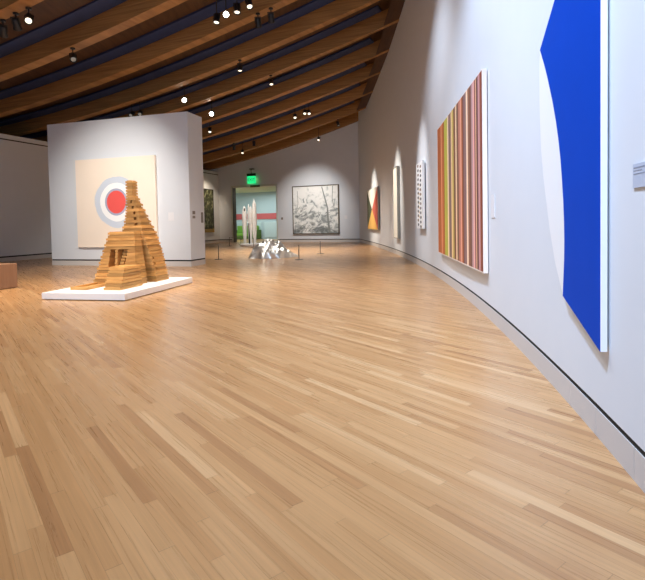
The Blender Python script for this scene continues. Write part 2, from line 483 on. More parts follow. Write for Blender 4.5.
# ------------------------------------------------------------------ paintings on the right wall
def wallpt(Y, z, off):
    t = gt(Y); n = Vector((-t.y, t.x, 0)); p = Vector((g(Y), Y, 0)) + n * off
    return Vector((p.x, p.y, z))
def wall_frame(Ya, Yb, off):
    """matrix: origin at the near end Ya on the wall, x along the wall away from the camera, y into the room, z up"""
    n = 9; best = None
    a = Vector((g(Ya), Ya, 0)); b = Vector((g(Yb), Yb, 0)); x = (b - a).normalized(); y = Vector((-x.y, x.x, 0))
    # concave wall: the chord ends touch the wall
    o = a + y * off
    return Matrix(((x.x, y.x, 0, o.x), (x.y, y.y, 0, o.y), (0, 0, 1, 0), (0, 0, 0, 1))), (b - a).length
def place(o, m): o.matrix_world = m; return o
def empty_at(name, label, cat, m, group=None):
    o = thing(name, label, cat, group=group); o.matrix_world = m; return o

# shaped blue and white canvas
mtx, ln = wall_frame(2.30, 3.40, 0.012)
blue = empty_at('painting', 'shaped canvas, ultramarine blue over a white crescent, nearest on the right wall', 'painting', mtx)
def bp(x, z, y): return (x, y, z)
outer = [(1.16, 2.272), (1.18, 2.19), (1.187, 2.10), (1.184, 1.94), (1.17, 1.767), (1.145, 1.593), (1.095, 1.418), (1.023, 1.247), (0.935, 1.05), (0.819, 0.852), (0.654, 0.664), (0.062, 0.484), (0.062, 2.85)]
inner = [(1.16, 2.272), (1.06, 2.15), (0.985, 2.05), (0.865, 1.865), (0.79, 1.726), (0.734, 1.596), (0.692, 1.471), (0.664, 1.35), (0.641, 1.231), (0.628, 1.114), (0.621, 0.997), (0.626, 0.88), (0.654, 0.664), (0.062, 0.484), (0.062, 2.85)]
M['blue'] = noisy(mat('ultramarine_paint', srgb(0, 68, 186), 0.7, spec=0.12), (4, 4, 4), 0.06)
mb = MB(); mb.prism([bp(y, z, 0.0) for y, z in outer], (0, 0.03, 0)); mb.build('canvas', M['white'], blue)
mb = MB(); mb.prism([bp(y, z, 0.0303) for y, z in inner], (0, 0.0015, 0)); o = mb.build('blue_field', M['blue'], blue); o['label'] = 'ultramarine blue painted field'

# striped canvas
mtx, ln = wall_frame(5.60, 9.50, 0.012)
st = empty_at('painting', 'large canvas of many narrow vertical stripes in orange, lime, pink and brown', 'painting', mtx)
S = [(3.243, (192, 106, 54)), (3.124, (234, 160, 119)), (2.911, (202, 114, 60)), (2.848, (156, 80, 39)), (2.501, (194, 188, 80)), (2.387, (248, 222, 182)),
     (2.142, (144, 112, 102)), (2.02, (236, 202, 144)), (1.899, (200, 174, 94)), (1.741, (134, 90, 62)), (1.647, (246, 212, 172)), (1.57, (156, 118, 89)), (1.489, (124, 84, 64)), (1.348, (198, 130, 109)),
     (1.253, (232, 165, 136)), (1.161, (178, 96, 50)), (1.091, (118, 74, 60)), (0.918, (146, 112, 109)), (0.808, (254, 220, 188)), (0.701, (156, 104, 76)), (0.589, (126, 84, 66)), (0.50, (192, 150, 148)),
     (0.40, (236, 178, 170)), (0.345, (144, 72, 46)), (0.291, (228, 178, 144)), (0.20, (114, 72, 64)), (0.105, (206, 150, 149)), (0.05, (156, 90, 64)), (-0.01, (134, 58, 30))]
mb = MB(); mb.box((-0.03, 0, 0.52), (3.70, 0.05, 2.785)); mb.build('canvas', mat('canvas_cream', srgb(246, 234, 224), 0.7), st)
mb = MB(); mats = []
yprev = 3.665
for j, (y1, c) in enumerate(S):
    mats.append(mat('stripe_paint', srgb(*c), 0.7))
    mb.poly([(y1, 0.0515, 0.535), (yprev, 0.0515, 0.535), (yprev, 0.0515, 2.775), (y1, 0.0515, 2.775)], j); yprev = y1
mb.build('stripes', mats, st)

# tall narrow dotted canvas
mtx, ln = wall_frame(11.20, 12.14, 0.03)
dt = empty_at('painting', 'tall narrow white canvas covered with rows of small dark dots', 'painting', mtx)
mb = MB(); mb.box((0, 0, 0.93), (ln, 0.05, 2.46)); mb.build('canvas', M['white'], dt)
mb = MB()
dm = [mat('dot_dark', srgb(62, 62, 72), 0.7), mat('dot_brown', srgb(120, 92, 70), 0.7), mat('dot_yellow', srgb(226, 196, 130), 0.7)]
for r in range(14):
    for c in range(2):
        z = 2.40 - r * 0.106 - (0.045 if c == 0 else 0.0)
        cx = 0.28 if c == 0 else 0.68
        cx = ln * (0.70 if c else 0.30) + random.uniform(-.02, .02)
        mi = 1 if random.random() < .2 else 0
        pts = [(cx + 0.095 * math.cos(q * math.pi / 8), 0.0515, z + 0.034 * math.sin(q * math.pi / 8)) for q in range(16)]
        mb.poly(pts, mi)
    if 3 < r < 12:
        cx = 0.53 * ln
        mb.poly([(cx + 0.05 * math.cos(q * math.pi / 6), 0.0512, 2.37 - r * 0.106 + 0.03 * math.sin(q * math.pi / 6)) for q in range(12)], 2)
mb.build('dots', dm, dt)

# narrow white canvas
mtx, ln = wall_frame(15.68, 16.48, 0.02)
wc = empty_at('painting', 'tall narrow plain white canvas with greenish edge, between dotted and triangle paintings', 'painting', mtx)
mb = MB(); mb.box((0, 0, 0.58), (ln, 0.07, 2.80)); mb.build('canvas', mat('ivory_canvas', (0.88, 0.84, 0.74), 0.6), wc)
fr = mat('pewter_frame', (0.34, 0.33, 0.29), 0.4, 0.3)
mb = MB(); mb.box((-0.03, -.005, 0.55), (0.0, 0.075, 2.83)); mb.box((ln, -.005, .55), (ln + .03, 0.075, 2.83)); mb.box((0, -.005, 2.80), (ln, 0.075, 2.83)); mb.box((0, -.005, 0.55), (ln, 0.075, 0.58))
mb.build('frame', fr, wc)

# canvas of four triangles
mtx, ln = wall_frame(20.46, 23.6, 0.045)
tr = empty_at('painting', 'canvas of four triangles in white, red, yellow and dark green', 'painting', mtx)
z0, z1 = 0.765, 2.53; cx, cz = ln * 0.512, 1.64
mb = MB(); mb.box((0, 0, z0), (ln, 0.06, z1)); mb.build('canvas', mat('canvas_edge_grey', (0.30, 0.28, 0.25), 0.7), tr)
mb = MB(); y = 0.0615
mb.poly([(0, y, z1), (ln, y, z1), (cx, y, cz)], 0); mb.poly([(0, y, z0), (0, y, z1), (cx, y, cz)], 1)
mb.poly([(ln, y, z0), (0, y, z0), (cx, y, cz)], 2); mb.poly([(ln, y, z1), (ln, y, z0), (cx, y, cz)], 3)
mb.build('triangles', [mat('white_triangle', (0.85, 0.82, 0.72), .7), mat('red_triangle', srgb(202, 98, 80), .7), mat('yellow_triangle', srgb(232, 184, 96), .7), mat('green_triangle', srgb(78, 84, 60), .7)], tr)

# wall labels on the right wall
M['white_card'] = mat('white_card', (0.80, 0.80, 0.82), .5)
def wall_label(Ya, Yb, za, zb, label, lines=0):
    mtx, ln = wall_frame(Ya, Yb, 0.0015)
    t = empty_at('wall_label', label, 'label', mtx, 'exhibit labels')
    mb = MB(); mb.box((0, 0, za), (ln, 0.006, zb)); mb.build('card', M['label'] if lines else M['white_card'], t)
    if lines:
        mb = MB(); h = (zb - za)
        for r in range(lines):
            w = random.uniform(.45, .85) if r else .6
            zt = zb - h * (0.14 + 0.40 * r / max(1, lines)); th = h * (0.035 if r else .055)
            mb.box((ln * (0.95 - w), 0.006, zt - th), (ln * 0.95, 0.0068, zt))
        mb.build('text_lines', M['label_text'], t)
    return t
wall_label(1.93, 2.098, 1.246, 1.345, 'small grey card label at the right edge, nearest to the camera', 3)
wall_label(5.24, 5.41, 1.14, 1.385, 'white label card just right of the striped painting')
wall_label(11.02, 11.16, 1.22, 1.40, 'tiny white label card just right of the dotted painting')

# ------------------------------------------------------------------ far wall: landscape, exit sign, switches
def far_mtx(s0, off=0.0):
    """x runs left to right along the far wall, y out of the wall into the room"""
    x = U; y = -NN
    o = P27 + U * s0 + y * off
    return Matrix(((x.x, y.x, 0, o.x), (x.y, y.y, 0, o.y), (0, 0, 1, 0), (0, 0, 0, 1)))
def landscape_mat():
    m = mat('winter_woodland', (.6, .6, .6), 0.6); N, L, b = nodes(m)
    tc = N.new('ShaderNodeTexCoord')
    mp = N.new('ShaderNodeMapping'); mp.inputs['Scale'].default_value = (2.2, 1, 2.6); L.new(tc.outputs['Object'], mp.inputs[0])
    n1 = N.new('ShaderNodeTexNoise'); n1.inputs['Scale'].default_value = 1.15; n1.inputs['Detail'].default_value = 7; n1.inputs['Distortion'].default_value = 1.2
    L.new(mp.outputs[0], n1.inputs['Vector'])
    sp = N.new('ShaderNodeSeparateXYZ'); L.new(tc.outputs['Object'], sp.inputs[0])
    mr = N.new('ShaderNodeMapRange'); L.new(sp.outputs['Z'], mr.inputs[0])
    mr.inputs[1].default_value = 0.5; mr.inputs[2].default_value = 3.1; mr.inputs[3].default_value = -0.10; mr.inputs[4].default_value = 0.16
    ad = N.new('ShaderNodeMath'); ad.operation = 'ADD'; L.new(n1.outputs['Fac'], ad.inputs[0]); L.new(mr.outputs[0], ad.inputs[1])
    rp = ramp(N, [(0.32, srgb(120, 126, 126)), (0.42, srgb(176, 181, 180)), (0.50, srgb(226, 228, 224)), (0.60, srgb(246, 246, 242))])
    L.new(ad.outputs[0], rp.inputs[0]); L.new(rp.outputs[0], b.inputs['Base Color'])
    return m
lp = empty_at('painting', 'grey and white painting of a snowy woodland on the far wall', 'painting', far_mtx(1.20, 0.012))
LW = 2.72
mb = MB()
for a, b in (((-0.05, -.005, 0.45), (0, 0.08, 3.17)), ((LW, -.005, 0.45), (LW + .05, 0.08, 3.17)), ((0, -.005, 3.12), (LW, 0.08, 3.17)), ((0, -.005, 0.45), (LW, .08, 0.50))): mb.box(a, b)
mb.build('frame', mat('bronze_frame', (0.13, 0.105, 0.075), 0.45, 0.3), lp)
# tree trunks and boughs, x measured from the picture's right edge
mb = MB(); mb.box((0, 0, 0.50), (LW, 0.06, 3.12)); y = 0.0612
def bough(pts, w0, w1):
    n = len(pts)
    for j in range(n - 1):
        wa = w0 + (w1 - w0) * j / (n - 1); wb = w0 + (w1 - w0) * (j + 1) / (n - 1)
        (xa, za), (xb, zb) = pts[j], pts[j + 1]
        d = Vector((xb - xa, zb - za)).normalized(); nx, nz = -d.y, d.x
        mb.poly([(xa + nx * wa, y, za + nz * wa), (xb + nx * wb, y, zb + nz * wb), (xb - nx * wb, y, zb - nz * wb), (xa - nx * wa, y, za - nz * wa)], 1)
bough([(0.52, 0.52), (0.60, 1.2), (0.63, 1.9), (0.82, 2.6), (0.95, 3.08)], 0.065, 0.025)
bough([(0.30, 3.1), (0.34, 2.4), (0.22, 1.8)], 0.02, 0.012)
bough([(2.45, 2.9), (2.42, 2.2), (2.55, 1.6)], 0.012, 0.012)
for _ in range(34):
    x = random.uniform(0.7, 2.6); z = random.uniform(0.55, 1.75); a = random.uniform(0.1, 1.1); l = random.uniform(.25, .6)
    bough([(x, z), (x - l * .5 * math.cos(a), z + l * .5 * math.sin(a)), (x - l * math.cos(a), z + l * math.sin(a) * .8)], 0.016, 0.006)
mb.build('canvas', [landscape_mat(), mat('tree_paint', srgb(140, 144, 140), .7)], lp)

def plate(name, label, cat, mtx, w, z0, z1, th, m, group=None):
    mb = MB(); mb.box((0, 0, z0), (w, th, z1)); o = mb.build(name, m, None, 0.003); o.matrix_world = mtx; return tag(o, label, cat, group)
plate('wall_label', 'small pale label card to the right of the snowy woodland painting', 'label', far_mtx(0.70, .001), 0.16, 1.26, 1.46, 0.006, M['white_card'], 'exhibit labels')
plate('wall_sensor', 'small pale square sensor on the far wall left of the doorway', 'sensor', far_mtx(8.42, .001), 0.13, 2.31, 2.44, 0.03, M['white_card'])
plate('light_switch', 'small grey switch plate between the doorway and the woodland painting', 'switch', far_mtx(4.62, .001), 0.12, 1.30, 1.43, 0.02, M['taupe'])
plate('motion_sensor', 'brown sensor bar over the top middle of the doorway', 'sensor', far_mtx(6.08, .022), 0.62, 3.24, 3.36, 0.07, mat('sensor_brown', (0.12, 0.08, 0.05), .5))

es = empty_at('exit_sign', 'lit green exit sign hanging above the doorway', 'sign', far_mtx(6.27, 0.16))
mb = MB(); mb.box((0.0, -0.02, 3.88), (0.56, 0.06, 4.03)); mb.tube([(0.28, 0.02, 4.03), (0.28, 0.02, 4.30)], 0.02); mb.box((0.16, -0.161, 4.28), (0.40, 0.04, 4.32)); mb.build('housing', M['black'], es)
mb = MB(); mb.box((0.01, 0, 3.45), (0.55, 0.04, 3.88)); gp = mb.build('green_panel', mat('exit_green', (0.02, 0.5, 0.15), .4, emit=(0.02, 0.85, 0.25), estr=0.85), es)
fc = bpy.data.curves.new('exit_letters', 'FONT'); fc.body = 'EXIT'; fc.size = 0.24; fc.extrude = 0.002; fc.align_x = 'CENTER'
fo = bpy.data.objects.new('exit_letters_curve', fc); COL.objects.link(fo)
bpy.context.view_layer.update()
me = bpy.data.meshes.new_from_object(fo.evaluated_get(bpy.context.evaluated_depsgraph_get()))
bpy.data.objects.remove(fo)
me.transform(Matrix.Translation((0.28, 0.043, 3.585)) @ Matrix.Rotation(math.pi, 4, 'Z') @ Matrix.Rotation(math.pi / 2, 4, 'X'))
me.materials.append(mat('exit_letter', (0.02, 0.10, 0.05), .5))
eo = bpy.data.objects.new('letters', me); COL.objects.link(eo); eo.parent = gp

# ------------------------------------------------------------------ left wall: dark painting
def left_pt(d): return LS + LD * d
dd = LL - 1.05
m_ = Matrix(((LD.x, LD.y, 0, 0), (LD.y, -LD.x, 0, 0), (0, 0, 1, 0), (0, 0, 0, 1)))
o_ = left_pt(LL - 2.6); m_.translation = (o_.x + LD.y * .012, o_.y - LD.x * .012, 0)
dk = empty_at('painting', 'dark green framed painting on the left wall, seen past the partition edge', 'painting', m_)
dm_ = mat('dark_foliage_paint', (.05, .06, .04), .5); N_, L_, b_ = nodes(dm_)
tc = N_.new('ShaderNodeTexCoord'); nz = N_.new('ShaderNodeTexNoise'); nz.inputs['Scale'].default_value = 5; nz.inputs['Detail'].default_value = 7
rp = ramp(N_, [(0.38, srgb(44, 44, 34)), (0.52, srgb(78, 84, 58)), (0.66, srgb(150, 150, 120))])
L_.new(tc.outputs['Object'], nz.inputs['Vector']); L_.new(nz.outputs['Fac'], rp.inputs[0]); L_.new(rp.outputs[0], b_.inputs['Base Color'])
mb = MB(); mb.box((0, 0, 0.84), (1.75, 0.05, 3.12)); mb.build('canvas', dm_, dk)
mb = MB()
for a, b in (((-0.08, 0, 0.78), (0, 0.08, 3.16)), ((1.75, 0, 0.78), (1.79, 0.08, 3.16)), ((0, 0, 3.12), (1.75, .08, 3.16))): mb.box(a, b)
mb.build('frame', M['frame_dark'], dk)
mb = MB(); mb.box((0, 0, 0.64), (1.79, 0.085, 0.84)); o = mb.build('lower_rail', M['frame_gold'], dk); o['label'] = 'gilt lower frame rail'

# ------------------------------------------------------------------ partition: target painting, label, end devices
px = (PA - PB).normalized(); py = Vector((px.y, -px.x, 0)); py = py if py.y < 0 else -py
def part_mtx(d, off):
    o = PB + px * d + py * off
    return Matrix(((px.x, py.x, 0, o.x), (px.y, py.y, 0, o.y), (0, 0, 1, 0), (0, 0, 0, 1)))
tp = empty_at('painting', 'square cream canvas with a red disc in white and grey rings on the partition', 'painting', part_mtx(0.99, 0.012))
TW = 2.66; zc = 1.79
mb = MB(); mb.box((0, 0, 0.53), (TW, 0.07, 3.02)); mb.build('canvas', noisy(mat('cream_canvas', srgb(248, 232, 214), .75), (2, 2, 2), .03), tp)
mb = MB()
def disc(r, y, mi, jit=0.0, n=56):
    pts = []
    for q in range(n):
        a = 2 * math.pi * q / n; rr = r + jit * (math.sin(3 * a + 1) + math.sin(7 * a) * .6 + random.uniform(-.6, .6))
        pts.append((TW / 2 - 0.04 + rr * math.cos(a), y, zc + rr * math.sin(a)))
    mb.poly(pts, mi)
disc(0.715, 0.0712, 0, 0.012); disc(0.54, 0.0718, 1, .005); disc(0.378, 0.0724, 2); disc(0.318, 0.073, 3)
mb.build('rings', [mat('ring_grey_blue', srgb(208, 216, 228), .75), mat('ring_white', srgb(250, 250, 250), .75), mat('ring_blue', srgb(172, 176, 200), .75), mat('disc_red', srgb(238, 92, 86), .7)], tp)
plate('wall_label', 'small white label card on the partition right of the target painting', 'label', part_mtx(0.50, .001), 0.17, 1.24, 1.46, 0.006, M['white_card'], 'exhibit labels')
ex = PD.normalized(); ey = Vector((ex.y, -ex.x, 0)); 
if ey.x < 0: ey = -ey
def end_mtx(d):
    o = PB + ex * d + ey * .001
    return Matrix(((ex.x, ey.x, 0, o.x), (ex.y, ey.y, 0, o.y), (0, 0, 1, 0), (0, 0, 0, 1)))
plate('light_switch', 'upper of two small grey switch plates on the narrow partition end', 'switch', end_mtx(0.13), 0.13, 1.40, 1.49, .012, M['taupe'])
plate('light_switch', 'lower of two small grey switch plates on the narrow partition end', 'switch', end_mtx(0.13), 0.13, 1.29, 1.36, .012, M['taupe'])
plate('wall_thermostat', 'tall grey device at the far edge of the partition end', 'thermostat', end_mtx(0.60), 0.11, 1.17, 1.46, .012, M['taupe'])

# ------------------------------------------------------------------ plinth and stacked timber sculpture
a12 = math.radians(12.0)
PF = Vector((-2.974, 7.442, 0))
pl = MB().box((-1.44, 0, 0.012), (0, 2.20, 0.11)).build('plinth', M['plinth'], None, 0.004)
pl.location = PF; pl.rotation_euler = (0, 0, -a12)
tag(pl, 'low white rectangular plinth under the stacked timber sculpture', 'plinth')
sculp = thing('timber_sculpture', 'stepped tower sculpture of stacked timber boards standing on the low white plinth', 'sculpture', (PF.x, PF.y, 0.1105), -a12)
LH = 0.0508
def lerp_tab(tab, z):
    for (za, *a), (zb, *b) in zip(tab[:-1], tab[1:]):
        if za <= z <= zb:
            t = (z - za) / (zb - za); return [p + (q - p) * t for p, q in zip(a, b)]
    return list(tab[-1][1:])
def layer(mb, rect, z0, z1, cuts=()):
    """one course of boards: rectangle (u0,u1,v0,v1) minus the cut rectangles"""
    u0, u1, v0, v1 = rect
    def cells(ins, za, zb):
        a0, a1, b0, b1 = u0 + ins, u1 - ins, v0 + ins, v1 - ins
        us = sorted({a0, a1, *[min(max(c[0], a0), a1) for c in cuts], *[min(max(c[1], a0), a1) for c in cuts]})
        vv = sorted({b0, b1, *[min(max(c[2], b0), b1) for c in cuts], *[min(max(c[3], b0), b1) for c in cuts]})
        for a, b in zip(us[:-1], us[1:]):
            for c, d in zip(vv[:-1], vv[1:]):
                mu, mv = (a + b) / 2, (c + d) / 2
                if b - a < 1e-4 or d - c < 1e-4 or any(q[0] < mu < q[1] and q[2] < mv < q[3] for q in cuts):
                    continue
                mb.box((-b, c, za), (-a, d, zb))
    cells(0.0, z0, z1 - 0.013)
    cells(0.02, z1 - 0.013, z1)
# tower (z, uL, uR, vF, vB)
TT = [(0.0, 1.36, .33, 1.49, 1.92), (.5, 1.16, .41, 1.42, 1.87), (.87, .93, .49, 1.33, 1.80), (1.08, .885, .555, 1.38, 1.72), (1.3, .865, .62, 1.41, 1.63), (1.57, .86, .72, 1.42, 1.58), (1.86, .86, .72, 1.42, 1.58)]
mb = MB(); nl = 36
for i in range(nl):
    z = i * LH
    uL, uR, vF, vB = lerp_tab(TT, (i // 2) * 2 * LH + LH)
    if z < 1.54:
        j = random.uniform(-.004, .004); uR += j; uL -= j
    cuts = []
    if 0.92 < z < 1.50 and i % 2 == 0:
        w = 0.022 + (1.5 - z) * 0.10
        cuts.append((uR + .055, uR + .055 + w, vF - .1, vF + .07))
    if 0.18 < z < 0.50 and i % 2 == 0:
        cuts.append((uR - .05, uR + .10, vF + .10 - z * .12, vF + .15 - z * .12))
    layer(mb, (uR, uL, vF, vB), z, z + LH, cuts)
mb.build('tower', M['cedar'], sculp)
# front house with window and side door
mb = MB(); nl = 18
for i in range(nl):
    z = i * LH; f = min(1, (i // 2) * 2 * LH / .85)
    uR = .43 + .10 * f; uL = 1.27 - .24 * f; vF = 1.0 + .13 * f; vB = 1.49
    cuts = []
    if z < .76: cuts.append((0, uR + .30, 1.33, 1.47))
    if .30 < z < .60:
        tt = (z - .30) / .30
        cuts.append((.865 + .015 * tt, 1.0 - .035 * tt, vF - .1, vF + .26))
        cuts.append((.63 + .05 * (1 - tt), .825, vF - .1, vF + .26))
    layer(mb, (uR, uL, vF, vB), z, z + LH, cuts)
mb.build('front_house', M['cedar'], sculp)
# little stair climbing away inside the window
mb = MB()
for i in range(6):
    z = .305 + i * LH
    mb.box((-.80, 1.07 + i * .028, z), (-.73 + i * .004, 1.30, z + LH - .012))
mb.build('window_stair', M['cedar'], sculp)
# porch block in front
mb = MB()
for i in range(7):
    z = i * LH; f = z / .33
    uR = .31 + .03 * f; uL = .61 + .02 * f; vF = .36 + .19 * f
    layer(mb, (uR, uL, vF, .985), z, z + LH, [(uL - .03, uL + .1, vF + .10, vF + .15)] if i in (2, 3, 4, 5) else [])
mb.build('porch', M['cedar'], sculp)
# low tray-like court
mb = MB()
tz = 0.047
mb.box((-1.20, .34, 0), (-.90, .38, tz)); mb.box((-1.20, .96, 0), (-.90, 1.0 - .005, tz)); mb.box((-1.20, .38, 0), (-1.16, .96, tz)); mb.box((-.94, .38, 0), (-.90, .96, tz)); mb.box((-1.16, .38, 0), (-.94, .96, 0.018))
mb.build('low_court', M['cedar'], sculp)

# ------------------------------------------------------------------ bench at the left edge
bn = thing('bench', 'solid light wood block bench cut by the left edge of the frame', 'bench', (-5.772, 9.421, 0), 0)
bd = Vector((-0.121, -0.344, 0)).normalized(); bnrm = Vector((-bd.y, bd.x, 0)); 
if bnrm.x > 0: bnrm = -bnrm
mb = MB()
P_ = [Vector((0, 0, 0)), bd * 1.5, bd * 1.5 + bnrm * .55, bnrm * .55]
mb.prism([(p.x, p.y, 0.006) for p in P_], (0, 0, 0.455)); mb.build('body', M['bench'], bn, 0.012)
c_ = (P_[0] + P_[2]) / 2
mb = MB(); mb.prism([tuple((p + (c_ - p) * .06).to_tuple()) for p in P_], (0, 0, 0.012)); mb.build('recessed_foot', M['black'], bn)

# ------------------------------------------------------------------ crumpled silver sculpture
import mathutils
def crumple():
    nz = mathutils.noise; mb = MB(); nr, na = 46, 120; rows = []
    def ridge(p): return 1.0 - abs(nz.noise(p)) * 2.2
    for i in range(nr + 1):
        r = i / nr; row = []
        for j in range(na + 1):
            a = 2 * math.pi * (j % na) / na
            dx, dy = math.cos(a), math.sin(a)
            R = 0.74 * (1 + 0.07 * math.sin(2 * a + .6) + 0.06 * math.sin(5 * a + 1.0) + 0.04 * math.sin(9 * a))
            x, y = dx * R * r, dy * R * r * 0.82
            dome = max(0.0, 1 - r ** 3.6) ** 0.9
            h = 0.47 * dome * (1.0 - 0.50 * max(0.0, x - .1) / .64 - 0.45 * max(0.0, -x - .25) / .5 + 0.04 * max(0, -x))
            q = Vector((x * 2.6 + 4, y * 2.6 + 1.5, 0.3))
            w = Vector((nz.noise(q * .8), nz.noise(q * .8 + Vector((9, 2, 1))), 0)) * 0.9
            vd = nz.voronoi(Vector((x * 3.0 + w.x * .6, y * 3.4 + w.y * .6, 1.3)))[0]
            f = ridge(q + w) * 0.06 + min(.5, vd[1] - vd[0]) * 0.24 + ridge(q * 3.1 + w) * 0.02
            h += (f - .06) * min(1.0, (1 - r) * 5.5)
            brim = 0.03 * math.exp(-((r - .93) / .06) ** 2)
            z = max(0.004, h + brim) if i < nr else 0.0
            nv = nz.noise_vector(Vector((x * 3.2, y * 3.2, h * 4.0 + 7)))
            row.append((x + nv.x * .07 * r, y + nv.y * .07 * r, z))
        rows.append(row)
    mb.grid(rows, smooth=False)
    bmesh.ops.remove_doubles(mb.bm, verts=mb.bm.verts, dist=1e-5)
    return mb
cs = crumple().build('crumpled_sculpture', noisy(mat('beaten_silver', (0.82, 0.81, 0.78), 0.30, 0.88), (5, 5, 5), .10))
cs.location = (-1.66, 16.35, 0.0)
tag(cs, 'crumpled silver metal mound lying on the floor between barrier posts', 'sculpture')

# ------------------------------------------------------------------ barrier posts
def stanchion(loc, label):
    t = thing('barrier_post', label, 'barrier post', loc, 0, 'low floor barrier posts')
    mb = MB(); mb.lathe([(0, 0), (.13, 0), (.13, .008), (.12, .014), (.02, .016), (0, .016)], 28); mb.build('base', M['grey'], t)
    mb = MB(); mb.lathe([(0, .016), (.013, .016), (.013, .44), (.011, .448), (0, .45)], 14); mb.build('post', M['grey'], t)
    return t
stanchion((-3.30, 15.81, 0), 'low thin barrier post beside the right end of the partition')
stanchion((-0.72, 15.05, 0), 'low thin barrier post just right of the crumpled silver sculpture')
stanchion((-0.084, 17.63, 0), 'low thin barrier post below the woodland painting, rightmost of all')
lp_ = stanchion((-4.685, 25.2, 0), 'low thin barrier post left of the doorway, with a thin cord')
stanchion((-4.30, 26.3, 0), 'low thin barrier post inside the left part of the doorway, beside white figures')
stanchion((-3.24, 23.4, 0), 'low thin barrier post in front of the tall white figures')
mb = MB(); mb.tube([(0, 0, .42), (.37, 1.06, .42)], .006, 6); mb.build('cord', M['grey'], lp_)

# ------------------------------------------------------------------ tall white figures by the doorway
wf = thing('white_sculpture', 'group of tall slender white carved figures on a low round base before the doorway', 'sculpture', (-3.62, 25.0, 0))
M['white_wood'] = mat('white_painted_wood', (0.86, 0.86, 0.84), .55)
mb = MB(); mb.lathe([(0, 0), (.50, 0), (.50, .10), (.48, .115), (0, .115)], 40); mb.build('round_base', M['plinth'], wf)
figs = [(-0.26, 0.02, 2.02, .115, 'slot'), (-0.07, 0.16, 2.10, .06, ''), (0.06, -0.10, 2.0, .09, ''), (0.235, 0.0, 2.36, .115, 'point')]
for x, y, h, r, kd in figs:
    mb = MB(); N8 = 14; prof = [(0.62, 0.115), (0.68, 0.3), (0.95, 0.8), (1.1, 1.2), (1.05, 1.6), (0.85, h * .88)]
    prof += [(0.45, h * .97), (0.0, h)] if kd != 'point' else [(0.3, h * .95), (0.0, h)]
    pts = []
    mb.lathe([(0, .115)] + [(r * a, z) for a, z in prof], 18, (x, y, 0))
    fg = mb.build('figure', M['white_wood'], wf)
    if kd == 'slot':
        mb = MB(); mb.lathe([(0, -.09), (.028, -.05), (.028, .05), (0, .09)], 12, (x + .02, y - r * .86, 1.80)); mb.build('dark_hollow', M['black'], fg)
mb = MB(); mb.box((-.05, -.16, .12), (.02, -.10, 1.15)); o = mb.build('dark_stake', M['black'], wf)

# ------------------------------------------------------------------ green sofa in the room beyond
M['green'] = noisy(mat('green_cushion', srgb(120, 172, 70), .8), (3, 3, 3), .12)
M['green_dark'] = mat('green_frame', srgb(86, 120, 50), .7)
sf = thing('green_sofa', 'bright green sofa standing behind the doorway, half hidden by white figures', 'sofa')
sf.matrix_world = far_mtx(8.95, -AO + 0.10) 
mb = MB(); mb.box((0, 0, 0.05), (2.0, 0.9, 0.24)); mb.build('base', M['green_dark'], sf, .02)
for x0, x1 in ((0.16, .99), (1.01, 1.84)):
    mb = MB(); mb.box((x0, .22, .24), (x1, .9, .44)); mb.build('seat_cushion', M['green'], sf, .04)
    mb = MB(); mb.box((x0, .02, .44), (x1, .26, .96)); mb.build('back_cushion', M['green'], sf, .04)
for x0 in (0, 1.85):
    mb = MB(); mb.box((x0, .0, .24), (x0 + .15, .9, .66)); mb.build('armrest', M['green_dark'], sf, .03)

# ------------------------------------------------------------------ track spotlights
def spotlight(head, mount_z, aim, label, lens='lens_dim', sc=1.0):
    """head: pivot point; hangs from mount_z on a rod"""
    t = thing('track_spotlight', label, 'spotlight', (head[0], head[1], mount_z), 0, 'black track spotlights')
    dz = head[2] - mount_z
    mb = MB(); mb.lathe([(0, 0), (.055 * sc, 0), (.055 * sc, -.03), (0, -.03)], 14); mb.build('mount', M['black'], t)
    mb = MB(); mb.tube([(0, 0, -.03), (0, 0, dz + .02)], .012 * sc, 8); mb.build('stem', M['black'], t)
    d = (Vector(aim) - Vector(head)).normalized(); q = d.to_track_quat('Z', 'Y')
    R4 = Matrix.Translation((0, 0, dz)) @ q.to_matrix().to_4x4() @ Matrix.Diagonal((sc, sc, sc, 1))
    mb = MB(); mb.lathe([(0, -.10), (.05, -.10), (.065, -.085), (.065, .06), (.08, .10), (.08, .13), (.072, .13), (.068, .10), (0, .095)], 18)
    mb.bm.transform(R4); hs = mb.build('housing', M['black'], t)
    mb = MB(); mb.lathe([(0, .112), (.058, .110), (.058, .104), (0, .102)], 18); mb.bm.transform(R4); mb.build('lens', M[lens], hs)
    mb = MB()
    mb.box((-.078, -.012, -.03), (-.064, .012, .03)); mb.box((.064, -.012, -.03), (.078, .012, .03)); mb.box((-.078, -.012, -.118), (.078, .012, -.104)); mb.box((-.078, -.012, -.104), (-.066, .012, -.03)); mb.box((.066, -.012, -.104), (.078, .012, -.03)); bmesh.ops.remove_doubles(mb.bm, verts=mb.bm.verts, dist=1e-4); mb.bm.transform(R4)
    mb.build('yoke', M['black'], t)
    return t
